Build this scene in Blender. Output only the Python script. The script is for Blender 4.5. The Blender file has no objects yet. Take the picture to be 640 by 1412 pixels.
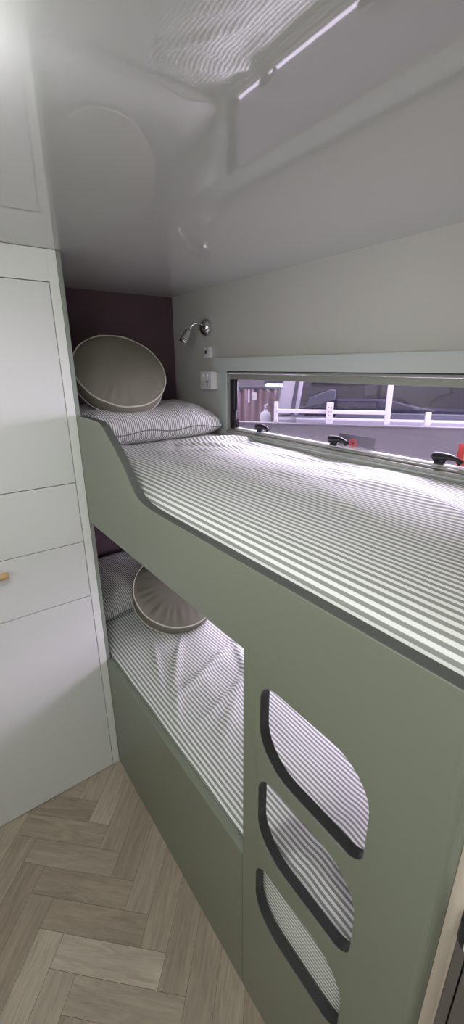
import bpy, bmesh, math, random
from mathutils import Vector, Matrix, noise
random.seed(4)
S = bpy.context.scene
C = bpy.context.scene.collection
PI = math.pi

# ------------------------------------------------------------------ camera
F_PX, YAW, PITCH, ROLL = 579.217, 0.635716, 0.335943, -0.006864
cyw, syw, cp, sp = math.cos(YAW), math.sin(YAW), math.cos(PITCH), math.sin(PITCH)
fwd = Vector((syw*cp, cyw*cp, -sp)); r0 = Vector((cyw, -syw, 0)); u0 = r0.cross(fwd)
cr, sr = math.cos(ROLL), math.sin(ROLL)
rt = r0*cr + u0*sr; up = u0*cr - r0*sr
cam_data = bpy.data.cameras.new('camera'); cam = bpy.data.objects.new('camera', cam_data); C.objects.link(cam)
cam_data.sensor_fit = 'VERTICAL'; cam_data.sensor_height = 36; cam_data.lens = F_PX/1412*36
cam_data.clip_start = 0.02
cam.matrix_world = Matrix(((rt.x, up.x, -fwd.x, -0.41783), (rt.y, up.y, -fwd.y, 0.0), (rt.z, up.z, -fwd.z, 1.63527), (0, 0, 0, 1)))
S.camera = cam
S.view_settings.view_transform = 'Standard'; S.view_settings.look = 'None'
S.view_settings.exposure = 0.0; S.view_settings.gamma = 1.0; S.view_settings.use_curve_mapping = False

# ------------------------------------------------------------------ world, hall light and added lamps outside
def lin(c):
    return tuple(((v/255)/12.92 if v/255 <= .04045 else ((v/255+.055)/1.055)**2.4) for v in c)
W = bpy.data.worlds.new('hall'); S.world = W; W.use_nodes = True
W.node_tree.nodes['Background'].inputs[0].default_value = (*lin((226, 224, 230)), 1)
W.node_tree.nodes['Background'].inputs[1].default_value = 2.2
def area(name, loc, rot, sx, sy, power, col):
    l = bpy.data.lights.new(name, 'AREA'); l.shape = 'RECTANGLE'; l.size = sx; l.size_y = sy; l.energy = power; l.color = col
    o = bpy.data.objects.new(name, l); o.location = loc; o.rotation_euler = rot; C.objects.link(o); return o
HALL = (1.0, 0.89, 1.12)
area('outside_light', (3.0, 1.2, 3.6), (0, math.radians(35), 0), 1.6, 3.0, 470, HALL)
area('outside_light', (4.6, 5.2, 3.8), (0, math.radians(-12), 0), 1.5, 3.0, 420, HALL)  # added lamp, brightens the left part of the view outside
area('outside_light', (3.2, .9, 1.9), (0, math.radians(70), 0), .8, 3.0, 60, HALL)
area('outside_light', (3.1, -1.6, 1.35), (0, math.radians(88), math.radians(-42)), 1.0, 1.0, 105, HALL)  # added low lamp, throws the lower rail's shadow onto the wardrobe
DOWN_POWER = 130

# ------------------------------------------------------------------ materials
def mat(name, col, rough=.5, metal=0.0, spec=.5, bump=0, bscale=200, coat=0, var=0, vscale=6, trans=0):
    m = bpy.data.materials.new(name); m.use_nodes = True; nt = m.node_tree; b = nt.nodes['Principled BSDF']
    b.inputs['Base Color'].default_value = (*lin(col), 1); b.inputs['Roughness'].default_value = rough
    b.inputs['Metallic'].default_value = metal; b.inputs['Specular IOR Level'].default_value = spec
    b.inputs['Coat Weight'].default_value = coat; b.inputs['Coat Roughness'].default_value = .08
    tc = nt.nodes.new('ShaderNodeTexCoord')
    if var:
        n = nt.nodes.new('ShaderNodeTexNoise'); n.inputs['Scale'].default_value = vscale; n.inputs['Detail'].default_value = 4
        r = nt.nodes.new('ShaderNodeMapRange'); r.inputs['To Min'].default_value = 1-var; r.inputs['To Max'].default_value = 1+var
        x = nt.nodes.new('ShaderNodeMix'); x.data_type = 'RGBA'; x.blend_type = 'MULTIPLY'; x.inputs['Factor'].default_value = 1
        x.inputs[6].default_value = (*lin(col), 1)
        nt.links.new(tc.outputs['Object'], n.inputs['Vector']); nt.links.new(n.outputs['Fac'], r.inputs['Value'])
        nt.links.new(r.outputs['Result'], x.inputs[7]); nt.links.new(x.outputs[2], b.inputs['Base Color'])
    if bump:
        n2 = nt.nodes.new('ShaderNodeTexNoise'); n2.inputs['Scale'].default_value = bscale; n2.inputs['Detail'].default_value = 3
        bp = nt.nodes.new('ShaderNodeBump'); bp.inputs['Strength'].default_value = bump; bp.inputs['Distance'].default_value = .002
        nt.links.new(tc.outputs['Object'], n2.inputs['Vector']); nt.links.new(n2.outputs['Fac'], bp.inputs['Height'])
        nt.links.new(bp.outputs['Normal'], b.inputs['Normal'])
    return m

M = {}
M['ceiling'] = mat('gloss_ceiling', (200, 202, 198), .02); M['ceiling'].node_tree.nodes['Principled BSDF'].inputs['IOR'].default_value = 2.25
M['wall'] = mat('wall_grey_white', (199, 199, 190), .45, bump=.05, bscale=60)
M['cab'] = mat('cabinet_white', (222, 225, 220), .38, bump=.04, bscale=300)
M['cab_edge'] = mat('cabinet_edge', (228, 232, 224), .4, bump=.03)
M['gap'] = mat('shadow_gap', (88, 90, 86), .8, bump=.02)
M['green'] = mat('sage_green_laminate', (124, 131, 113), .33, bump=.05, bscale=400, var=.02)
M['green_edge'] = mat('grey_edge_band', (84, 88, 82), .45, bump=.03)
M['slot_edge'] = mat('slot_edge_dark', (50, 52, 50), .4, bump=.03)
M['lining'] = mat('sage_lining', (136, 144, 132), .45, bump=.03)
M['maroon'] = mat('maroon_fabric', (88, 72, 76), .95, spec=.2, bump=.5, bscale=500, var=.08, vscale=12)
M['olive'] = mat('olive_linen', (128, 126, 110), .9, spec=.25, bump=.35, bscale=900, var=.06, vscale=8)
M['piping'] = mat('pale_piping', (196, 196, 180), .8, bump=.1)
M['trim'] = mat('window_trim', (188, 196, 190), .35, bump=.02)
M['alu'] = mat('alu_frame', (150, 153, 142), .35, metal=.3, bump=.03)
M['alu_lit'] = mat('alu_lit', (235, 235, 235), .3, metal=.1, bump=.02)  # near white: outside light on the sill strip put into its colour
M['black'] = mat('black_plastic', (22, 22, 24), .35, bump=.05)
M['rubber'] = mat('black_rubber', (24, 25, 28), .6, bump=.05)
M['plastic'] = mat('white_plastic', (222, 224, 220), .4, bump=.02)
M['socket_dark'] = mat('socket_dark', (60, 60, 62), .5, bump=.02)
M['chrome'] = mat('chrome', (205, 205, 205), .12, metal=1, bump=.02)
M['wood_knob'] = mat('wood_knob', (205, 170, 122), .5, bump=.1, var=.12, vscale=40)
M['foam'] = mat('mattress_foam', (190, 190, 186), .9, bump=.2)
M['beige'] = mat('beige_panel', (206, 196, 176), .45, bump=.05)
M['dark_cab'] = mat('dark_cabinet', (92, 88, 82), .35, bump=.05, var=.03)
M['dark_edge'] = mat('cabinet_edge_light', (178, 168, 150), .3, metal=.2, bump=.03)
M['concrete'] = mat('hall_floor', (150, 118, 104), .12, bump=.03, bscale=2, var=.06, vscale=2)
M['hallwall'] = mat('hall_wall', (130, 124, 140), .8, bump=.1)
M['lav_grey'] = mat('grey_board', (96, 94, 103), .5, bump=.05, var=.03, vscale=3)
M['white_metal'] = mat('white_metal', (205, 202, 214), .35, bump=.03)
M['van'] = mat('pale_paint', (165, 162, 176), .3, coat=.5, bump=.02)
M['dark_trim'] = mat('dark_plastic', (74, 75, 88), .6, bump=.1)
M['seat'] = mat('silhouette_dark', (66, 70, 86), .9, bump=.2)
M['brown'] = mat('brown_curtain', (150, 130, 138), .9, bump=.3, bscale=40)
M['red'] = mat('red_sticker', (250, 92, 88), .5, bump=.02)
M['yellow'] = mat('yellow_print', (250, 225, 130), .5, bump=.02)
M['sticker'] = mat('grey_film', (124, 118, 134), .5, bump=.02)

def emis(name, col, st):
    m = bpy.data.materials.new(name); m.use_nodes = True; nt = m.node_tree; nt.nodes.clear()
    e = nt.nodes.new('ShaderNodeEmission'); e.inputs[0].default_value = (*lin(col), 1); e.inputs[1].default_value = st
    o = nt.nodes.new('ShaderNodeOutputMaterial'); nt.links.new(e.outputs[0], o.inputs[0]); return m
M['lamp'] = emis('lamp_diffuser', (250, 249, 252), DOWN_POWER)
M['tube'] = emis('tube_light', (240, 240, 255), 9)

def glass(name, tint, refl=.08):
    m = bpy.data.materials.new(name); m.use_nodes = True; nt = m.node_tree; nt.nodes.clear()
    t = nt.nodes.new('ShaderNodeBsdfTransparent'); t.inputs[0].default_value = (*tint, 1)
    g = nt.nodes.new('ShaderNodeBsdfGlossy'); g.inputs['Roughness'].default_value = .04
    f = nt.nodes.new('ShaderNodeFresnel'); f.inputs[0].default_value = 1.45
    gm = nt.nodes.new('ShaderNodeNewGeometry'); im = nt.nodes.new('ShaderNodeMapRange'); im.inputs['To Min'].default_value = 1.45; im.inputs['To Max'].default_value = 1/1.45
    nt.links.new(gm.outputs['Backfacing'], im.inputs['Value']); nt.links.new(im.outputs['Result'], f.inputs[0])
    x = nt.nodes.new('ShaderNodeMixShader'); o = nt.nodes.new('ShaderNodeOutputMaterial')
    nt.links.new(f.outputs[0], x.inputs[0]); nt.links.new(t.outputs[0], x.inputs[1]); nt.links.new(g.outputs[0], x.inputs[2])
    nt.links.new(x.outputs[0], o.inputs[0]); return m
M['pane'] = glass('acrylic_pane', (.86, .84, .88))
M['cabglass'] = glass('vehicle_glass', (.75, .75, .8))

def stripe_mat(name, period, white, grey, duty=.5):
    m = bpy.data.materials.new(name); m.use_nodes = True; nt = m.node_tree; b = nt.nodes['Principled BSDF']
    b.inputs['Roughness'].default_value = .85; b.inputs['Specular IOR Level'].default_value = .2
    b.inputs['Sheen Weight'].default_value = .15
    uv = nt.nodes.new('ShaderNodeUVMap'); uv.uv_map = 'uv'; sx = nt.nodes.new('ShaderNodeSeparateXYZ')
    nt.links.new(uv.outputs[0], sx.inputs[0])
    mu = nt.nodes.new('ShaderNodeMath'); mu.operation = 'MULTIPLY'; mu.inputs[1].default_value = 1/period
    fr = nt.nodes.new('ShaderNodeMath'); fr.operation = 'FRACT'
    pp = nt.nodes.new('ShaderNodeMath'); pp.operation = 'PINGPONG'; pp.inputs[1].default_value = .5
    nt.links.new(sx.outputs[0], mu.inputs[0]); nt.links.new(mu.outputs[0], fr.inputs[0]); nt.links.new(fr.outputs[0], pp.inputs[0])
    rp = nt.nodes.new('ShaderNodeMapRange'); rp.inputs['From Min'].default_value = duty/2-.035; rp.inputs['From Max'].default_value = duty/2+.035
    nt.links.new(pp.outputs[0], rp.inputs['Value'])
    mx = nt.nodes.new('ShaderNodeMix'); mx.data_type = 'RGBA'
    mx.inputs[6].default_value = (*lin(grey), 1); mx.inputs[7].default_value = (*lin(white), 1)
    nt.links.new(rp.outputs['Result'], mx.inputs['Factor']); nt.links.new(mx.outputs[2], b.inputs['Base Color'])
    tc = nt.nodes.new('ShaderNodeTexCoord'); n = nt.nodes.new('ShaderNodeTexNoise'); n.inputs['Scale'].default_value = 600
    bp = nt.nodes.new('ShaderNodeBump'); bp.inputs['Strength'].default_value = .15; bp.inputs['Distance'].default_value = .001
    nt.links.new(tc.outputs['Object'], n.inputs['Vector']); nt.links.new(n.outputs['Fac'], bp.inputs['Height']); nt.links.new(bp.outputs['Normal'], b.inputs['Normal'])
    return m
M['sheet'] = stripe_mat('striped_sheet', .0155, (238, 241, 233), (148, 152, 145), .5)
M['pcase'] = stripe_mat('striped_pillowcase', .0088, (226, 226, 222), (112, 112, 112), .42)

def plank_mat():
    m = bpy.data.materials.new('herringbone_vinyl'); m.use_nodes = True; nt = m.node_tree; b = nt.nodes['Principled BSDF']
    b.inputs['Roughness'].default_value = .42
    uv = nt.nodes.new('ShaderNodeUVMap'); uv.uv_map = 'uv'
    at = nt.nodes.new('ShaderNodeAttribute'); at.attribute_name = 'tone'
    mp = nt.nodes.new('ShaderNodeMapping'); mp.inputs['Scale'].default_value = (7, 70, 1)
    n = nt.nodes.new('ShaderNodeTexNoise'); n.inputs['Scale'].default_value = 1.0; n.inputs['Detail'].default_value = 8; n.inputs['Roughness'].default_value = .65; n.inputs['Distortion'].default_value = 1.2
    nt.links.new(uv.outputs[0], mp.inputs['Vector']); nt.links.new(mp.outputs[0], n.inputs['Vector'])
    mp2 = nt.nodes.new('ShaderNodeMapping'); mp2.inputs['Scale'].default_value = (3, 12, 1)
    n2 = nt.nodes.new('ShaderNodeTexNoise'); n2.inputs['Scale'].default_value = 1.0; n2.inputs['Detail'].default_value = 3
    nt.links.new(uv.outputs[0], mp2.inputs['Vector']); nt.links.new(mp2.outputs[0], n2.inputs['Vector'])
    cr = nt.nodes.new('ShaderNodeValToRGB'); e = cr.color_ramp.elements
    e[0].position = .0; e[0].color = (*lin((160, 147, 127)), 1); e[1].position = 1; e[1].color = (*lin((198, 187, 166)), 1)
    k = e.new(.5); k.color = (*lin((177, 166, 145)), 1)
    nt.links.new(at.outputs['Fac'], cr.inputs[0])
    r1 = nt.nodes.new('ShaderNodeMapRange'); r1.inputs['From Min'].default_value = .3; r1.inputs['From Max'].default_value = .7; r1.inputs['To Min'].default_value = .74; r1.inputs['To Max'].default_value = 1.14
    r2 = nt.nodes.new('ShaderNodeMapRange'); r2.inputs['From Min'].default_value = .3; r2.inputs['From Max'].default_value = .7; r2.inputs['To Min'].default_value = .88; r2.inputs['To Max'].default_value = 1.1
    nt.links.new(n.outputs['Fac'], r1.inputs['Value']); nt.links.new(n2.outputs['Fac'], r2.inputs['Value'])
    ml = nt.nodes.new('ShaderNodeMath'); ml.operation = 'MULTIPLY'
    nt.links.new(r1.outputs['Result'], ml.inputs[0]); nt.links.new(r2.outputs['Result'], ml.inputs[1])
    x = nt.nodes.new('ShaderNodeMix'); x.data_type = 'RGBA'; x.blend_type = 'MULTIPLY'; x.inputs['Factor'].default_value = 1
    nt.links.new(cr.outputs[0], x.inputs[6]); nt.links.new(ml.outputs[0], x.inputs[7]); nt.links.new(x.outputs[2], b.inputs['Base Color'])
    bp = nt.nodes.new('ShaderNodeBump'); bp.inputs['Strength'].default_value = .25; bp.inputs['Distance'].default_value = .001
    nt.links.new(n.outputs['Fac'], bp.inputs['Height']); nt.links.new(bp.outputs['Normal'], b.inputs['Normal'])
    return m
M['plank'] = plank_mat()
M['grout'] = mat('plank_joint', (92, 80, 66), .8, bump=.1)

# ------------------------------------------------------------------ helpers
def obj(name, bm, mats, parent=None, smooth=False, loc=None, rot=None, bevel=0):
    me = bpy.data.meshes.new(name); bmesh.ops.recalc_face_normals(bm, faces=bm.faces[:]); bm.to_mesh(me); bm.free()
    for m in (mats if isinstance(mats, (list, tuple)) else [mats]): me.materials.append(M[m])
    if smooth:
        for p in me.polygons: p.use_smooth = True
    o = bpy.data.objects.new(name, me); C.objects.link(o)
    if loc is not None: o.location = loc
    if rot is not None: o.rotation_euler = rot
    if parent: o.parent = parent
    if bevel:
        b = o.modifiers.new('b', 'BEVEL'); b.width = bevel; b.segments = 2; b.limit_method = 'ANGLE'; b.angle_limit = math.radians(50)
    return o
def tag(o, label, cat, group=None, kind=None):
    if label: o['label'] = label
    if cat: o['category'] = cat
    if group: o['group'] = group
    if kind: o['kind'] = kind
    return o
def thing(name, label, cat, loc=(0, 0, 0), rot=(0, 0, 0), group=None):
    o = bpy.data.objects.new(name, None); C.objects.link(o); o.location = loc; o.rotation_euler = rot; o.empty_display_size = .05
    return tag(o, label, cat, group)
def struct(name, bm, m, label=None, parent=None, bevel=0, smooth=False):
    o = obj(name, bm, m, parent, smooth=smooth, bevel=bevel)
    if not parent: o['kind'] = 'structure'
    if label: o['label'] = label; o['category'] = name.split('_')[0]
    return o
def box(bm, x0, x1, y0, y1, z0, z1, mi=0):
    v = [bm.verts.new(p) for p in ((x0, y0, z0), (x1, y0, z0), (x1, y1, z0), (x0, y1, z0), (x0, y0, z1), (x1, y0, z1), (x1, y1, z1), (x0, y1, z1))]
    for f in ((0, 3, 2, 1), (4, 5, 6, 7), (0, 1, 5, 4), (1, 2, 6, 5), (2, 3, 7, 6), (3, 0, 4, 7)):
        fc = bm.faces.new([v[i] for i in f]); fc.material_index = mi
    return v
def bx(*a):
    bm = bmesh.new(); box(bm, *a); return bm
def tube(bm, pts, r, seg=12, mi=0, caps=True):
    pts = [Vector(p) for p in pts]; rings = []; n = len(pts)
    rr = r if isinstance(r, (list, tuple)) else [r]*n
    ref = Vector((0, 0, 1))
    for i, p in enumerate(pts):
        t = (pts[min(i+1, n-1)]-pts[max(i-1, 0)]).normalized()
        if abs(t.dot(ref)) > .95: a = t.cross(Vector((1, 0, 0))).normalized()
        else: a = t.cross(ref).normalized()
        b = t.cross(a)
        rings.append([bm.verts.new(p+(a*math.cos(k*2*PI/seg)+b*math.sin(k*2*PI/seg))*rr[i]) for k in range(seg)])
    for i in range(n-1):
        for k in range(seg):
            f = bm.faces.new((rings[i][k], rings[i][(k+1) % seg], rings[i+1][(k+1) % seg], rings[i+1][k])); f.material_index = mi
    if caps:
        bm.faces.new(rings[0][::-1]).material_index = mi; bm.faces.new(rings[-1]).material_index = mi
def loop_tube(bm, pts, r, seg=8):
    pts = [Vector(p) for p in pts]; n = len(pts); rings = []
    for i, p in enumerate(pts):
        t = (pts[(i+1) % n]-pts[i-1]).normalized(); a = t.cross(Vector((0, 0, 1))).normalized(); b = t.cross(a)
        rings.append([bm.verts.new(p+(a*math.cos(k*2*PI/seg)+b*math.sin(k*2*PI/seg))*r) for k in range(seg)])
    for i in range(n):
        for k in range(seg):
            j = (i+1) % n
            bm.faces.new((rings[i][k], rings[i][(k+1) % seg], rings[j][(k+1) % seg], rings[j][k]))
def lathe(bm, prof, M4=Matrix(), seg=32, mi=0):
    rings = []
    for (r, z) in prof:
        if r < 1e-6: rings.append([bm.verts.new(M4 @ Vector((0, 0, z)))])
        else: rings.append([bm.verts.new(M4 @ Vector((r*math.cos(k*2*PI/seg), r*math.sin(k*2*PI/seg), z))) for k in range(seg)])
    for a, b in zip(rings[:-1], rings[1:]):
        for k in range(seg):
            va = a[k % len(a)]; vb = a[(k+1) % len(a)]; vc = b[(k+1) % len(b)]; vd = b[k % len(b)]
            u = []
            for q in (va, vb, vc, vd):
                if q not in u: u.append(q)
            if len(u) > 2: bm.faces.new(u).material_index = mi
def axis_mat(origin, d):
    return Matrix.Translation(origin) @ Vector((0, 0, 1)).rotation_difference(Vector(d).normalized()).to_matrix().to_4x4()
def poly_panel(outline, holes, x0, x1, side_mi=1, hole_mi=2):
    """plate in the YZ plane between x0 and x1 with holes; sides get their own material"""
    bm = bmesh.new(); edges = []; loops = []
    for lp in [outline]+holes:
        vs = [bm.verts.new((x0, y, z)) for y, z in lp]
        loops.append(vs)
        for i in range(len(vs)): edges.append(bm.edges.new((vs[i], vs[(i+1) % len(vs)])))
    bmesh.ops.triangle_fill(bm, edges=edges, use_beauty=True)
    front = bm.faces[:]
    back = {}
    for vs in loops:
        for v in vs: back[v] = bm.verts.new((x1, v.co.y, v.co.z))
    for f in front: bm.faces.new([back[v] for v in reversed(f.verts)])
    for li, vs in enumerate(loops):
        for i in range(len(vs)):
            a, b = vs[i], vs[(i+1) % len(vs)]
            f = bm.faces.new((a, b, back[b], back[a])); f.material_index = side_mi if li == 0 else hole_mi
    return bm
def arc(cy, cz, r, a0, a1, n=8, ry=None):
    ry = ry or r
    return [(cy+ry*math.cos(math.radians(a0+(a1-a0)*i/n)), cz+r*math.sin(math.radians(a0+(a1-a0)*i/n))) for i in range(n+1)]
def rrect(y0, y1, z0, z1, r00, r10, r11, r01, n=9):
    """radii for corners (y0,z0),(y1,z0),(y1,z1),(y0,z1)"""
    return arc(y0+r00, z0+r00, r00, 180, 270, n)+arc(y1-r10, z0+r10, r10, 270, 360, n)+arc(y1-r11, z1-r11, r11, 0, 90, n)+arc(y0+r01, z1-r01, r01, 90, 180, n)

H = 1.95; YW = 1.407; YH = 2.012; XW = .71; XL = -1.30; YB = -1.60
# ------------------------------------------------------------------ floor
def floor():
    bm = bmesh.new(); uvl = bm.loops.layers.uv.new('uv'); tone = bm.faces.layers.float.new('tone')
    Wd = .0805; g = .0005; q = math.sqrt(.5); uo, vo = -1.0905, .568-Wd
    def P(u, v): return Vector(((u+v)*q, (v-u)*q, 0))
    def add(u0_, u1_, v0_, v1_, along_u):
        c = P((u0_+u1_)/2, (v0_+v1_)/2)
        if not (XL-.2 < c.x < .3 and YB-.2 < c.y < YW+.25): return
        pts = [(u0_+g, v0_+g), (u1_-g, v0_+g), (u1_-g, v1_-g), (u0_+g, v1_-g)]
        f = bm.faces.new([bm.verts.new(P(*p)) for p in pts]); f[tone] = random.random()
        off = random.uniform(0, 20), random.uniform(0, 20)
        for l, (a, b) in zip(f.loops, pts):
            l[uvl].uv = ((a-u0_+off[0], b-v0_+off[1]) if along_u else (b-v0_+off[0], a-u0_+off[1]))
    R = 60
    for j in range(-R, R):
        for i in range(-R, R):
            k = (i+j) % 8
            if k == 0: add(uo+i*Wd, uo+(i+4)*Wd, vo+j*Wd, vo+(j+1)*Wd, True)
            if k == 4: add(uo+i*Wd, uo+(i+1)*Wd, vo+j*Wd, vo+(j+4)*Wd, False)
    # trim to the room
    for co, no in (((XL, 0, 0), (-1, 0, 0)), ((.2, 0, 0), (1, 0, 0)), ((0, YB, 0), (0, -1, 0)), ((0, YW+.1, 0), (0, 1, 0))):
        bmesh.ops.bisect_plane(bm, geom=bm.verts[:]+bm.edges[:]+bm.faces[:], plane_co=co, plane_no=no, clear_outer=True)
    box(bm, XL-.05, XW+.04, YB-.05, YH+.04, -.04, -.0008, 1)
    me = bpy.data.meshes.new('floor'); bm.to_mesh(me); bm.free(); me.materials.append(M['plank']); me.materials.append(M['grout'])
    o = bpy.data.objects.new('floor', me); C.objects.link(o); o['kind'] = 'structure'; o['label'] = 'herringbone wood-look vinyl plank floor'
floor()

# ------------------------------------------------------------------ shell
struct('ceiling', bx(XL-.05, XW+.04, YB-.05, YH+.04, H, H+.05), 'ceiling', 'glossy pale grey ceiling reflecting the window')
WY0, WY1, WZ0, WZ1 = .30, 1.556, 1.352, 1.612         # upper bunk window opening
LY0, LY1, LZ0, LZ1 = .20, 1.62, .68, 1.02              # lower bunk window opening
outline = [(YB, 0), (YH, 0), (YH, H), (YB, H)]
def rect(y0, y1, z0, z1): return [(y0, z0), (y1, z0), (y1, z1), (y0, z1)]
struct('wall_right', poly_panel(outline, [rect(WY0, WY1, WZ0, WZ1), rect(LY0, LY1, LZ0, LZ1)], XW, XW+.035, 0, 0), ['wall'], 'grey-white side wall with the long low bunk window')
struct('wall_head', bx(XL-.05, XW+.035, YH, YH+.035, 0, H), 'maroon', 'dark maroon wall behind the pillows')
struct('wall_left', poly_panel(outline, [rect(-1.1, 1.1, 1.1, 1.70)], XL-.035, XL, 0, 0), ['wall'])  # opening added in this unseen wall to let more light into the aisle
struct('wall_back', bx(XL, XW, YB-.04, YB, 0, H), 'wall')
struct('wall_front', bx(XL, -.605, YW, YW+.03, 0, H), 'wall')
struct('wall_foot', bx(.0165, XW, .098, .1153, 0, H), 'beige', 'pale beige partition edge at the foot of the bunks')

# ------------------------------------------------------------------ windows
def window(name, y0, y1, z0, z1, latches, upper):
    root = bpy.data.objects.new(name, None); C.objects.link(root); root['kind'] = 'structure'
    if upper: root['label'] = 'long low awning window beside the top bunk'; root['category'] = 'window'
    x = XW
    # raised surround
    bm = poly_panel(rrect(y0-.03, y1+.052, z0-.012, z1+.03, .01, .01, .02, .01, 4), [rect(y0, y1, z0, z1)], x-.006, x+.001, 0, 0)
    obj('surround', bm, ['trim'], root, bevel=.002)
    # blind cassette over the opening
    bm = poly_panel(rrect(y0-.02, y1+.062, z1+.001, z1+.053, .004, .02, .026, .01, 6), [], x-.034, x+.0, 0, 0)
    obj('blind_cassette', bm, ['trim'], root, bevel=.006)
    # aluminium frame: head, sill and jambs
    bm = bmesh.new()
    box(bm, x-.002, x+.028, y0, y1, z1-.010, z1-.001)
    box(bm, x+.004, x+.030, y0, y1, z1-.034, z1-.012)
    box(bm, x-.002, x+.028, y1-.012, y1, z0, z1-.002)
    box(bm, x-.002, x+.028, y0, y0+.012, z0, z1-.002)
    obj('window_frame', bm, ['alu'], root, bevel=.002)
    bm = bmesh.new()
    box(bm, x-.010, x+.012, y0, y1, z0-.004, z0+.008)
    box(bm, x+.0, x+.024, y0, y1, z0+.008, z0+.016)
    obj('sill', bm, ['alu'], root, bevel=.0025)
    obj('sill_strip', bx(x+.010, x+.026, y0+.01, y1-.012, z0+.016, z0+.022), 'alu_lit', root, bevel=.001)
    # rubber seal
    bm = bmesh.new(); box(bm, x+.006, x+.03, y1-.040, y1-.012, z0+.01, z1-.03); box(bm, x+.01, x+.03, y0+.012, y0+.03, z0+.01, z1-.03)
    box(bm, x-.0035, x+.002, y0, y1, z1-.0035, z1+.001)
    obj('rubber_seal', bm, ['rubber'], root, bevel=.002)
    # pane with rounded corners
    pn = obj('pane', poly_panel(rrect(y0+.02, y1-.034, z0+.018, z1-.02, .02, .03, .005, .005, 6), [], x+.031, x+.034, 0, 0), ['pane'], root)
    for ly in latches:
        lt = bmesh.new()
        box(lt, x+.006, x+.029, ly-.016, ly+.012, z0+.020, z0+.027)
        box(lt, x+.008, x+.026, ly-.008, ly+.010, z0+.024, z0+.038)
        lo = obj('latch', lt, ['black'], root, bevel=.002)
        bm = bmesh.new()
        tube(bm, [(x+.012, ly+.018, z0+.036), (x+.010, ly+.010, z0+.041), (x+.008, ly-.014, z0+.044), (x+.005, ly-.034, z0+.046), (x+.003, ly-.054, z0+.043), (x+.003, ly-.066, z0+.034)], [.008, .0135, .012, .0085, .0065, .0085], 14)
        obj('lever', bm, ['black'], lo, smooth=True)
        bm = bmesh.new(); lathe(bm, [(0, 0), (.009, 0), (.010, .004), (.006, .009), (0, .010)], axis_mat(Vector((x+.008, ly-.014, z0+.034)), (-1, 0, 0)), 16)
        obj('release_button', bm, ['black'], lo, smooth=True)
    # side stay at the far jamb
    bm = bmesh.new()
    tube(bm, [(x+.014, y1-.026, z1-.036), (x+.012, y1-.028, z1-.10), (x+.012, y1-.034, z0+.07), (x+.012, y1-.052, z0+.022)], .006, 8)
    tube(bm, [(x+.018, y1-.046, z1-.036), (x+.018, y1-.044, z0+.08), (x+.016, y1-.062, z0+.024)], .004, 8)
    st = obj('stay_arm', bm, ['black'], root, smooth=True)
    bm = bmesh.new(); box(bm, x+.0, x+.020, y1-.054, y1-.030, z0+.052, z0+.098)
    obj('stay_knob', bm, ['black'], st, bevel=.007)
    if upper:
        # printed labels stuck on the pane
        bm = bmesh.new(); box(bm, x+.0300, x+.0308, .80, .945, z0+.026, z0+.062)
        lb = obj('clear_label', bm, ['sticker'], root)
        bm = bmesh.new()
        ring = [(.885+.0165*math.cos(a), z0+.036+.0135*math.sin(a)) for a in [i*2*PI/28 for i in range(28)]]
        inner = [(.885+.0125*math.cos(a), z0+.036+.0100*math.sin(a)) for a in [i*2*PI/28 for i in range(28)]]
        bm = poly_panel(ring, [inner], x+.0292, x+.0299, 0, 0)
        box(bm, x+.0292, x+.0299, .878, .892, z0+.033, z0+.037); box(bm, x+.0292, x+.0299, .882, .888, z0+.031, z0+.041)
        obj('warning_symbol', bm, ['red'], lb)
        bm = bmesh.new(); box(bm, x+.0292, x+.0299, .40, .540, z0+.024, z0+.082)
        rl = obj('red_label', bm, ['red'], root)
        bm = bmesh.new(); box(bm, x+.0285, x+.0291, .42, .523, z0+.040, z0+.056)
        obj('label_print', bm, ['yellow'], rl)
    return root
window('window_1', WY0, WY1, WZ0, WZ1, [1.349, .955, .580], True)
window('window_2', LY0, LY1, LZ0, LZ1, [1.2, .6], False)

# ------------------------------------------------------------------ bunk bed
TH = .024
bunk = thing('bunk_bed', 'sage green built-in double bunk with curved guard rail and three hand slots', 'bunk bed', (0, 0, 0))
top = [(.1315, 0), (.533, 0), (.533, 1.119), (YW, 1.119), (YW, 1.485), (1.30, 1.486), (1.235, 1.485)]
top += [(1.205, 1.483), (1.183, 1.476), (1.165, 1.466), (1.150, 1.454), (1.112, 1.430), (1.057, 1.387), (1.010, 1.339), (.990, 1.322), (.968, 1.311), (.94, 1.305), (.90, 1.302), (.85, 1.301)]
top += [(.1315, 1.301)]
slots = [rrect(.233, .4795, .889, 1.080, .035, .085, .040, .075), rrect(.234, .480, .641, .848, .040, .085, .042, .080), rrect(.237, .4835, .392, .580, .045, .085, .045, .075)]
obj('front_panel', poly_panel(top, slots, 0, TH), ['green', 'green_edge', 'slot_edge'], bunk, bevel=.0022)
obj('lower_rail', poly_panel([(.534, 0), (YW, 0), (YW, .535), (.534, .535)], [], 0, TH, 0), ['green'], bunk, bevel=.0022)
# foot post with a softly rounded corner
bm = bmesh.new()
prof = [(-.0004, .1355), (-.0002, .1315), (.0006, .1285), (.0022, .1255), (.005, .1223), (.0085, .1195), (.012, .1173), (.016, .1158), (.05, .1155), (.05, .1355)]
lo = [bm.verts.new((x, y, 0)) for x, y in prof]; hi = [bm.verts.new((x, y, 1.301)) for x, y in prof]
bm.faces.new(lo[::-1]); bm.faces.new(hi)
for i in range(len(prof)): bm.faces.new((lo[i], lo[(i+1) % len(prof)], hi[(i+1) % len(prof)], hi[i]))
obj('foot_post', bm, 'green', bunk)
obj('head_lining', bx(0.0, .013, YW+.001, YH-.001, 0, H-.001), 'lining', bunk, bevel=.001)
for z in (1.119, .36): obj('deck', bx(TH, XW-.001, .125, YH-.001, z, z+.018), 'green', bunk)

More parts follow.
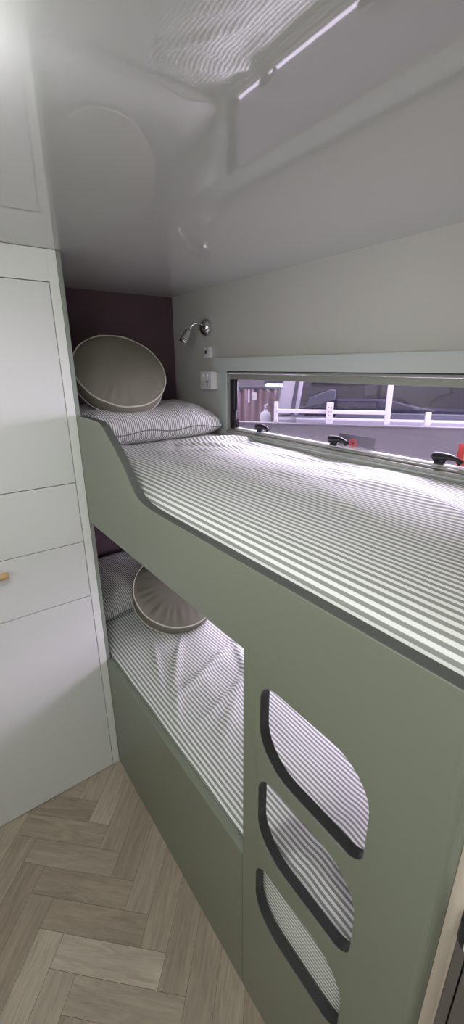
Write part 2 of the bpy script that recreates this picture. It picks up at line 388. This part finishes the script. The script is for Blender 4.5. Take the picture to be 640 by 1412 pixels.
# ------------------------------------------------------------------ mattresses and sheets
def sheet_mesh(x0, x1, y0, y1, ztop, zlow, drop, wr, seed, folds, us=1.0):
    """fitted sheet: front skirt, rounded shoulder, wrinkled top; UV x = length across the stripes"""
    bm = bmesh.new(); uvl = bm.loops.layers.uv.new('uv')
    prof = [(x0, zlow), (x0, (zlow+ztop-drop)/2), (x0, ztop-drop-.006), (x0+.0015, ztop-drop-.002)]
    n = 150
    for i in range(n+1):
        t = i/n; x = x0+.004+(x1-x0-.004)*t
        prof.append((x, ztop-drop*math.exp(-(x-x0-.004)/.035)))
    s = [0]
    for a, b in zip(prof[:-1], prof[1:]): s.append(s[-1]+math.hypot(b[0]-a[0], b[1]-a[1])*us)
    ny = 230; rows = []
    for j in range(ny+1):
        y = y0+(y1-y0)*j/ny; row = []
        for i, (x, z) in enumerate(prof):
            h = 0; du = 0
            if i > 3:
                k = min(1, (x-x0)/.14); k = k*k
                p = Vector((x*5+seed, y*2.6, seed*1.7))
                k *= .35+.65*min(1, max(0, (y-.45)/.3))
                h = wr*k*(noise.noise(p)*.9+.45*noise.noise(Vector((x*13, y*6+seed, 3)))+.2*noise.noise(Vector((x*34, y*17, seed))))
                for (fx, fy, ang, L, w, a) in folds:
                    c_, s_ = math.cos(ang), math.sin(ang); dx, dy = x-fx, y-fy
                    al, ac = dx*c_+dy*s_, -dx*s_+dy*c_
                    g = a*math.exp(-(ac/w)**2)*math.exp(-(al/L)**2)
                    h += g*min(1, (x-x0)/.05); du += g*.8*math.copysign(1-math.exp(-(ac/w)**2), ac)
                du += k*.010*noise.noise(Vector((x*2.2+seed, y*1.8, 9)))+k*.0035*noise.noise(Vector((x*9, y*5, seed)))
            else:
                h = 0
            xx = x+(.0018*noise.noise(Vector((0, y*9, seed))) if i < 5 else 0)
            row.append((bm.verts.new((xx, y, z+h)), s[i]+du, y))
        rows.append(row)
    for a, b in zip(rows[:-1], rows[1:]):
        for i in range(len(prof)-1):
            q = (a[i], a[i+1], b[i+1], b[i]); f = bm.faces.new([v[0] for v in q])
            for l, v in zip(f.loops, q): l[uvl].uv = (v[1], v[2])
    return bm
UZ = 1.334; LZ = .562
r_ = math.radians
mu = thing('mattress', 'top bunk mattress in a white and sage striped fitted sheet beside the window', 'mattress', (0, 0, 0))
obj('mattress_core', bx(.034, XW-.006, .135, YH-.006, 1.137, UZ-.045), 'foam', mu, bevel=.02)
upf = [(.58, 1.46, r_(150), .15, .022, .022), (.50, 1.38, r_(125), .14, .018, .014), (.62, 1.40, r_(170), .10, .014, .010), (.44, 1.30, r_(140), .12, .018, .008), (.66, 1.30, r_(95), .16, .02, .008), (.40, 1.50, r_(60), .12, .02, -.008),
       (.45, .80, r_(110), .30, .035, .007), (.55, .70, r_(75), .28, .03, .006), (.35, .62, r_(70), .25, .03, .005), (.62, 1.0, r_(100), .25, .02, .006), (.5, .45, r_(60), .2, .03, .006), (.3, 1.15, r_(35), .15, .03, .004)]
obj('fitted_sheet', sheet_mesh(.0275, XW-.007, .130, YH-.004, UZ, 1.15, .040, .010, 3.1, upf, .0155/.0140), 'sheet', mu, smooth=True)
ml_ = thing('mattress', 'lower bunk mattress in a lilac-lit striped sheet seen behind the low rail', 'mattress', (0, 0, 0))
obj('mattress_core', bx(.034, XW-.006, .135, YH-.006, .378, LZ-.045), 'foam', ml_, bevel=.02)
lof = [(fx, fy, an, L, w, a*1.7) for fx, fy, an, L, w, a in [(.20, 1.20, r_(55), .14, .014, .010), (.28, 1.10, r_(20), .16, .014, .009), (.33, .96, r_(15), .18, .014, .009), (.40, 1.05, r_(65), .13, .016, .008), (.14, 1.25, r_(70), .10, .012, .007),
       (.25, .90, r_(40), .15, .02, .006), (.22, .42, r_(5), .22, .03, .004), (.2, .30, r_(25), .2, .02, .006), (.1, 1.02, r_(60), .10, .012, .005)]]
obj('fitted_sheet', sheet_mesh(.0275, XW-.007, .130, YH-.004, LZ, .39, .022, .007, 8.4, lof, .0155/.0120), 'sheet', ml_, smooth=True)

# ------------------------------------------------------------------ pillows
def pillow_mesh(w, d, t, seed):
    bm = bmesh.new(); uvl = bm.loops.layers.uv.new('uv'); nx, ny = 64, 44; g = {}
    for sd in (1, -1):
        for i in range(nx+1):
            for j in range(ny+1):
                a = -1+2*i/nx; b = -1+2*j/ny
                e = max(0, (1-abs(a)**7)*(1-abs(b)**3.2))**.45
                edge = i in (0, nx) or j in (0, ny)
                x = a*w/2*(1-.07*(1-abs(b)**2)*abs(a)**3*.5-.02*b*b); y = b*d/2*(1-.09*(1-abs(a)**2)*abs(b)**3*.6)
                n = noise.noise(Vector((x*7+seed, y*7, sd)))*.012+noise.noise(Vector((x*22, y*16+seed, sd)))*.005
                # puckers running in from the seams
                pk = .004*math.sin(a*34+seed)*abs(b)**4+.004*math.sin(b*26+seed)*abs(a)**4
                z = sd*t/2*e+(n+pk)*min(1, e*1.6) if sd > 0 else -t/2*e*.75
                if edge: z = .006*math.sin(a*9+b*5+seed)
                key = (i, j, 0 if edge else sd)
                if key not in g: g[key] = bm.verts.new((x, y, z))
    def V(i, j, sd): return g[(i, j, 0 if i in (0, nx) or j in (0, ny) else sd)]
    for sd in (1, -1):
        for i in range(nx):
            for j in range(ny):
                q = [(i, j), (i+1, j), (i+1, j+1), (i, j+1)]
                f = bm.faces.new([V(a, b, sd) for a, b in q])
                for l, (a, b) in zip(f.loops, q):
                    v = l.vert.co; l[uvl].uv = (w*a/nx+.010*noise.noise(Vector((v.x*6+seed, v.y*6, 2)))+.12*(d*b/ny), d*b/ny)
    return bm
def pillow(label, loc, rot, w, d, t, seed):
    r = thing('pillow', label, 'pillow', loc, rot)
    obj('pillowcase', pillow_mesh(w, d, t, seed), 'pcase', r, smooth=True)
    # seam welt
    bm = bmesh.new(); pts = []
    nx, ny = 48, 32
    def ed(a, b):
        x = a*w/2*(1-.07*(1-abs(b)**2)*abs(a)**3*.5-.02*b*b); y = b*d/2*(1-.09*(1-abs(a)**2)*abs(b)**3*.6)
        return (x, y, .006*math.sin(a*9+b*5+seed))
    pts += [ed(-1+2*i/nx, -1) for i in range(nx)]+[ed(1, -1+2*j/ny) for j in range(ny)]+[ed(1-2*i/nx, 1) for i in range(nx)]+[ed(-1, 1-2*j/ny) for j in range(ny)]
    loop_tube(bm, pts, .0022, 6)
    obj('seam', bm, 'pcase', r, smooth=True)
    return r
pillow('striped pillow on the top bunk under the round cushion', (.372, 1.785, UZ+.060), (r_(3), 0, r_(-1)), .66, .43, .175, 1.3)
pillow('striped pillow on the lower bunk against the maroon wall', (.36, 1.80, LZ+.075), (r_(14), 0, r_(2)), .66, .40, .15, 5.2)

# ------------------------------------------------------------------ round cushions
def cushion(label, Cc, n, R, T, seed, pk):
    n = Vector(n).normalized()
    m4 = axis_mat(Vector(Cc), n)
    r = thing('round_cushion', label, 'cushion', m4.to_translation(), m4.to_euler())
    bm = bmesh.new(); seg = 96; rings = []
    prof = [(0, .030)]+[(R*k, .030*(1-k**2.4)) for k in (.15, .3, .45, .55, .62, .7, .76, .82, .88, .93, .97)]+[(R, 0), (R*1.012, -T*.25), (R*1.018, -T*.5), (R*1.012, -T*.75), (R, -T)]+[(R*k, -T-.022*(1-k**2.4)) for k in (.95, .85, .7, .5, .3, .1)]+[(0, -T-.022)]
    for (rr, z) in prof:
        if rr == 0: rings.append([bm.verts.new((0, 0, z))]); continue
        ring = []
        for k in range(seg):
            a = k*2*PI/seg; kr = rr/R
            pz = pk*(math.sin(a*27+seed+2.5*math.sin(a*3+seed))*.35*(1+noise.noise(Vector((math.cos(a)*3, math.sin(a)*3, seed+4)))*2)+noise.noise(Vector((math.cos(a)*9, math.sin(a)*9, seed+kr*1.5))))*max(0, (kr-.55))*(1.0-kr)*20 if z > 0 else 0
            pz += .006*noise.noise(Vector((rr*math.cos(a)*9, rr*math.sin(a)*9, seed))) if 0 < kr < .97 and z > 0 else 0
            ring.append(bm.verts.new((rr*math.cos(a), rr*math.sin(a), z+pz)))
        rings.append(ring)
    for a, b in zip(rings[:-1], rings[1:]):
        for k in range(seg):
            u = []
            for q in (a[k % len(a)], a[(k+1) % len(a)], b[(k+1) % len(b)], b[k % len(b)]):
                if q not in u: u.append(q)
            bm.faces.new(u)
    obj('cushion_cover', bm, 'olive', r, smooth=True)
    for z in (0, -T):
        bm = bmesh.new(); loop_tube(bm, [((R+.001)*math.cos(i*2*PI/96), (R+.001)*math.sin(i*2*PI/96), z+.0015*math.sin(i*.7+seed)) for i in range(96)], .0032, 8)
        p = obj('piping', bm, 'piping', r, smooth=True); p['label'] = 'pale piping'
    return r
cushion('round olive cushion with pale piping leaning on the top bunk pillow', (.297, 1.731, 1.620), (-.08, -.73, .68), .186, .060, 2.0, .0022)
cushion('round olive cushion with creased face lying on the lower bunk', (.358, 1.475, .700), (-.07, -.52, .85), .184, .062, 5.0, .0060)

# ------------------------------------------------------------------ wardrobe
wd = thing('wardrobe', 'tall white wardrobe with flush doors beside the bunks', 'wardrobe', (-.3, YW, 0))
def wpart(name, bm, m, bevel=0, label=None, parent=None):
    bmesh.ops.translate(bm, verts=bm.verts[:], vec=(.3, -YW, 0))
    o = obj(name, bm, m, wd if parent is None else parent, bevel=bevel)
    if label: o['label'] = label
    return o
bm = bmesh.new()
x0, x1, dl, dr = -.602, -.001, -.574, -.029
box(bm, dr+.001, x1, YW, YW+.02, 0.002, H-.001); box(bm, x0, dl-.001, YW, YW+.02, .002, H-.001)
box(bm, dl-.001, dr+.001, YW, YW+.02, 1.8665, H-.001)
wpart('face_frame', bm, ['cab_edge'], .0008)
bm = bmesh.new(); box(bm, x0, x1, YW+.02, YH-.003, .002, H-.002)
wpart('carcass', bm, ['gap'])
doors = [('door', .004, .8355, 'lower door'), ('drawer', .8378, 1.0515, None), ('flap', 1.0538, 1.2658, None), ('door', 1.2682, 1.8645, 'tall upper door')]
dro = None
for nm, a, b, lb in doors:
    o = wpart(nm, bx(dl+.0008, dr-.0008, YW+.0005, YW+.018, a, b), 'cab', .0012, lb)
    if nm == 'drawer': dro = o
bm = bmesh.new()
m4 = Matrix.Translation((-.313, YW, 1.010))
tube(bm, [(-.350, YW-.021, 1.009), (-.349, YW-.021, 1.009), (-.342, YW-.021, 1.009), (-.330, YW-.021, 1.009), (-.296, YW-.021, 1.009), (-.286, YW-.021, 1.009), (-.281, YW-.021, 1.009), (-.2795, YW-.021, 1.009)], [.004, .008, .0105, .0115, .0115, .0105, .008, .004], 20)
tube(bm, [(-.315, YW+.001, 1.009), (-.315, YW-.016, 1.009)], .006, 12)
h = wpart('handle', bm, 'wood_knob', 0, 'pale wooden pull', dro)
for p in h.data.polygons: p.use_smooth = True

# ------------------------------------------------------------------ dark cabinet at the foot end
dc = thing('bench_cabinet', 'dark grey-brown cabinet at the foot of the bunks under the white worktop', 'cabinet', (0, 0, 0))
obj('carcass', bx(.009, .60, -.56, .0955, 0, .948), 'dark_cab', dc, bevel=.001)
obj('edge_profile', bx(-.0015, .008, .0928, .0968, 0, .948), 'dark_edge', dc, bevel=.0006)
obj('face_frame', bx(-.001, .008, .0805, .0925, 0, .948), 'dark_cab', dc, bevel=.0006)
obj('cabinet_door', bx(-.001, .008, -.50, .0785, .05, .94), 'dark_cab', dc, bevel=.001)
wt = thing('worktop', 'white rounded worktop corner with a dark rim at right edge', 'worktop', (0, 0, 0))
def slab(x0, x1, y0, y1, z0, z1, r):
    pts = [(x0, y0), (x1, y0), (x1, y1)]+[(x0+r-r*math.sin(math.radians(a)), y1-r+r*math.cos(math.radians(a))) for a in range(0, 91, 10)]
    bm = bmesh.new(); a = [bm.verts.new((x, y, z0)) for x, y in pts]; b = [bm.verts.new((x, y, z1)) for x, y in pts]
    bm.faces.new(a[::-1]); bm.faces.new(b)
    for k in range(len(pts)): bm.faces.new((a[k], a[(k+1) % len(pts)], b[(k+1) % len(pts)], b[k]))
    return bm
obj('rim', slab(-.008, .60, -.56, .0968, .950, .981, .020), 'black', wt, bevel=.001)
obj('surface', slab(-.012, .595, -.565, .0890, .952, .984, .018), 'plastic', wt, bevel=.001)

# ------------------------------------------------------------------ reading lamp, switch, socket
rl = thing('reading_lamp', 'small chrome swivel reading lamp on the wall above the socket', 'reading lamp', (XW, 1.705, 1.795))
def lpart(name, bm, m, parent=None):
    bmesh.ops.translate(bm, verts=bm.verts[:], vec=(-XW, -1.705, -1.795)); return obj(name, bm, m, parent or rl, smooth=True)
bm = bmesh.new(); lathe(bm, [(0, 0), (.036, 0), (.037, .004), (.034, .016), (.026, .026), (.013, .032), (0, .033)], axis_mat(Vector((XW, 1.705, 1.795)), (-1, 0, 0)), 32)
lpart('wall_base', bm, 'chrome')
bm = bmesh.new(); tube(bm, [(XW-.026, 1.705, 1.803), (XW-.046, 1.708, 1.812), (XW-.064, 1.714, 1.808), (XW-.076, 1.722, 1.794), (XW-.080, 1.728, 1.780)], .0042, 10)
lpart('gooseneck', bm, 'chrome')
hd = Vector((-.4, .30, -.85)).normalized(); hp = Vector((XW-.079, 1.727, 1.786))
bm = bmesh.new(); lathe(bm, [(0, 0), (.008, 0), (.012, .006), (.0165, .014), (.0175, .048), (.019, .051), (.019, .062), (.015, .062), (.013, .054), (0, .054)], axis_mat(hp, hd), 24)
lh = lpart('lamp_head', bm, 'chrome')
bm = bmesh.new(); lathe(bm, [(0, .0545), (.0125, .0545), (.011, .056), (0, .057)], axis_mat(hp, hd), 20)
lpart('lens', bm, 'plastic', lh)
# small socket plate
sw = thing('wall_socket', 'small white round-hole outlet on the wall under the reading lamp', 'socket', (XW, 1.690, 1.690))
def spart(root, name, bm, m, bev=0, parent=None, smooth=False):
    bmesh.ops.translate(bm, verts=bm.verts[:], vec=-root.location); return obj(name, bm, m, parent or root, bevel=bev, smooth=smooth)
pl = spart(sw, 'plate', bx(XW-.016, XW, 1.668, 1.712, 1.668, 1.714), 'plastic', .003)
bm = bmesh.new(); lathe(bm, [(0, 0), (.008, 0), (.008, .0012), (0, .0012)], axis_mat(Vector((XW-.016, 1.697, 1.692)), (-1, 0, 0)), 20)
spart(sw, 'jack_hole', bm, 'socket_dark', 0, pl)
# double power point
pp_ = thing('power_point', 'white double power point box on the wall between pillow and window', 'socket', (XW, 1.675, 1.572))
bd = spart(pp_, 'housing', bx(XW-.034, XW, 1.632, 1.722, 1.532, 1.610), 'plastic', .003)
for y in (1.700, 1.664):
    s_ = spart(pp_, 'rocker_switch', bx(XW-.0375, XW-.0338, y-.006, y+.006, 1.585, 1.599), 'plastic', .001, bd)
    for dy, a in ((-.007, 25), (.007, -25), (0, 0)):
        bm = bmesh.new(); box(bm, -.0006, .0006, -.0012, .0012, -.005, .005)
        bmesh.ops.rotate(bm, verts=bm.verts[:], cent=(0, 0, 0), matrix=Matrix.Rotation(r_(a), 3, 'X'))
        bmesh.ops.translate(bm, verts=bm.verts[:], vec=(XW-.0342, y+dy, 1.565 if a else 1.552))
        spart(pp_, 'pin_slot', bm, 'socket_dark', 0, bd)

# ------------------------------------------------------------------ ceiling lamps of the aisle, the rear two added
def dome(loc, label):
    r = thing('ceiling_lamp', label, 'ceiling lamp', loc, group='aisle ceiling lamps')
    bm = bmesh.new(); lathe(bm, [(0, 0), (.060, 0), (.060, -.004), (.055, -.006), (.0, -.006)], seg=32); obj('rim', bm, 'chrome', r, smooth=True)
    bm = bmesh.new(); lathe(bm, [(.054, -.006), (.054, -.020), (.048, -.028), (.030, -.033), (0, -.035)], seg=32); obj('diffuser', bm, 'lamp', r, smooth=True)
for p, lb in (((-.408, .60, H), 'round dome lamp on the ceiling in front of the wardrobe'), ((-.62, -.35, H), 'added dome lamp over the aisle, out of view'), ((-.62, -1.15, H), 'added dome lamp at the back, out of view')):
    dome(p, lb)  # the two lamps behind the camera are unseen, added to light the aisle

# ------------------------------------------------------------------ outside the window: hall with racks and a parked vehicle
struct('ground', bx(XW+.3, 12, -8, 14, -.55, -.50), 'concrete', 'smooth hall floor outside the window')
struct('hall_wall', bx(9.0, 9.2, -8, 14, -.5, 6), 'hallwall')
A = math.atan2(-.7818, .62352)
def out(name, label, cat, off):   # local x runs along the board, local y away from the caravan, z up from hall ground level
    n = Vector((.7818, .62352, 0)); return thing(name, label, cat, (1.65+n.x*off, 2.78+n.y*off, 0), (0, 0, A))
ob = out('display_board', 'low grey board standing outside the window', 'partition', 0)
obj('board', bx(-.55, 2.1, 0, .04, -.5, 1.19), 'lav_grey', ob, bevel=.003)
obj('cap_rail', bx(-.55, 2.1, -.004, .044, 1.19, 1.204), 'lav_grey', ob, bevel=.003)
rk = out('metal_rack', 'white metal rail frame behind the grey board outside', 'rack', .05)
obj('rail', bx(.34, 1.18, .0, .03, 1.275, 1.303), 'white_metal', rk, bevel=.004)
pst = poly_panel([(.735, -.5), (.787, -.5), (.787, 1.36), (.735, 1.36)], [rect(.75+dx, .756+dx, 1.23+k*.03, 1.242+k*.03) for k in range(4) for dx in (0, .018)], 0, .03, 0, 0)
bmesh.ops.rotate(pst, verts=pst.verts[:], cent=(0, 0, 0), matrix=Matrix.Rotation(-PI/2, 3, 'Z'))
bmesh.ops.scale(pst, verts=pst.verts[:], vec=(1, 1, 1))
obj('perforated_post', pst, ['white_metal'], rk)
bm = bmesh.new(); box(bm, 1.165, 1.205, 0, .03, -.5, 1.54); obj('tall_post', bm, 'white_metal', rk, bevel=.003)
obj('short_post', bx(1.448, 1.488, 0, .03, -.5, 1.30), 'white_metal', rk, bevel=.003)
obj('end_post', bx(.325, .355, 0, .03, -.5, 1.36), 'white_metal', rk, bevel=.003)
# vehicle
vh = out('parked_truck', 'pale parked truck with dark dash behind the white rack', 'truck', .62)
def prism(pts, y0, y1):
    bm = bmesh.new(); a = [bm.verts.new((x, y0, z)) for x, z in pts]; b = [bm.verts.new((x, y1, z)) for x, z in pts]
    bm.faces.new(a); bm.faces.new(b[::-1])
    for i in range(len(pts)): bm.faces.new((a[i], a[(i+1) % len(pts)], b[(i+1) % len(pts)], b[i]))
    return bm
obj('door_pillar', prism([(.25, 1.20), (.38, 1.20), (.46, 1.75), (.42, 1.85), (.37, 1.80)], 0, .9), 'van', vh, bevel=.01)
obj('windscreen_pillar', prism([(.42, 1.20), (.455, 1.20), (.53, 1.80), (.49, 1.80)], -.02, .04), 'van', vh, bevel=.008)
obj('cab_body', bx(.25, 2.6, 0, 1.6, .1, 1.185), 'van', vh, bevel=.03)
obj('windscreen', prism([(.45, 1.20), (2.5, 1.20), (2.45, 1.85), (.53, 1.85)], .02, .028), 'cabglass', vh)
obj('cab_roof', bx(.37, 2.6, 0, 1.6, 1.84, 1.92), 'van', vh, bevel=.03)
obj('cab_back', bx(.3, 2.6, 1.2, 1.25, 1.18, 1.86), 'lav_grey', vh)
obj('dash', prism([(.50, 1.185), (2.5, 1.185), (2.5, 1.245), (1.50, 1.262), (1.25, 1.33), (.80, 1.345), (.6, 1.28)], .06, .3), 'dark_trim', vh, bevel=.01)
obj('mirror', prism([(.46, 1.262), (.53, 1.29), (.56, 1.36), (.62, 1.385), (.74, 1.432), (.785, 1.425), (.78, 1.345), (.66, 1.30)], -.10, -.02), 'dark_trim', vh, bevel=.01)
obj('wiper', prism([(.80, 1.345), (1.2, 1.350), (1.60, 1.262), (1.60, 1.252), (1.2, 1.338), (.80, 1.330)], -.03, -.015), 'dark_trim', vh, bevel=.002)
obj('cowl', bx(.79, 2.5, -.04, .0, 1.19, 1.232), 'dark_trim', vh, bevel=.004)
obj('bonnet_lip', bx(.44, 2.5, -.10, .0, 1.10, 1.187), 'van', vh, bevel=.015)
bm = bmesh.new()
seatp = [(1.62, 1.10), (1.66, 1.28), (1.71, 1.34), (1.80, 1.372), (1.83, 1.385), (1.80, 1.42), (1.81, 1.46), (1.86, 1.485), (1.99, 1.485), (2.03, 1.45), (2.02, 1.40), (1.98, 1.378), (2.10, 1.36), (2.17, 1.29), (2.2, 1.10)]
obj('seat_silhouette', prism(seatp, .45, .58), 'seat', vh, bevel=.02)  # seat shape standing in for a vague dark silhouette
# bench area at far left
sh = out('wall_curtain', 'brown curtain hanging beyond the board at far left outside', 'curtain', 1.7)
bm = bmesh.new(); n = 90; a_ = []; b_ = []
for i in range(n+1):
    x = -.75+.85*i/n; y = .025*math.sin(x*70)+.01*math.sin(x*31); a_.append(bm.verts.new((x, y, -.5))); b_.append(bm.verts.new((x, y, 1.37)))
for i in range(n): bm.faces.new((a_[i], a_[i+1], b_[i+1], b_[i]))
obj('drape', bm, 'brown', sh, smooth=True)
obj('rod', bx(-.8, .35, -.02, .02, 1.37, 1.395), 'dark_trim', sh, bevel=.004)
sg = out('hanging_sign', 'small white notice hanging in front of the brown curtain outside', 'sign', 1.45)
obj('notice', bx(-.155, -.105, 0, .004, 1.265, 1.345), 'white_metal', sg)
obj('hanger', bx(-.205, -.188, 0, .01, 1.235, 1.375), 'white_metal', sg)
gb = out('gas_bottle', 'white gas bottle beyond the board outside the window', 'gas bottle', .9)
bm = bmesh.new(); lathe(bm, [(0, .55), (.045, .55), (.056, .60), (.056, 1.15), (.046, 1.185), (.02, 1.20), (.016, 1.215), (.016, 1.222)], Matrix.Translation((.10, 0, 0)), 24)
obj('cylinder_body', bm, 'white_metal', gb, smooth=True)
bm = bmesh.new(); tube(bm, [(.10, 0, 1.22), (.10, 0, 1.25)], .01, 10); tube(bm, [(.085, 0, 1.25), (.125, 0, 1.262)], .009, 10)
obj('valve', bm, 'white_metal', gb, smooth=True)
st_ = out('stool_bench', 'low dark bench carrying the gas bottle outside', 'bench', .9)
obj('bench_top', bx(-.9, .2, -.2, .2, .52, .548), 'dark_trim', st_, bevel=.004)
for sx in (-.8, .15): obj('leg', bx(sx-.02, sx+.02, -.15, .15, -.5, .52), 'dark_trim', st_)
hl = out('tube_lamp', 'bright strip lamp glowing at the far end outside the window', 'lamp', 1.6)
obj('light_tube', bx(-.03, .20, 0, .05, 1.40, 1.435), 'tube', hl, bevel=.004)
obj('lamp_housing', bx(-.05, .30, -.01, .06, 1.436, 1.47), 'dark_trim', hl, bevel=.004)
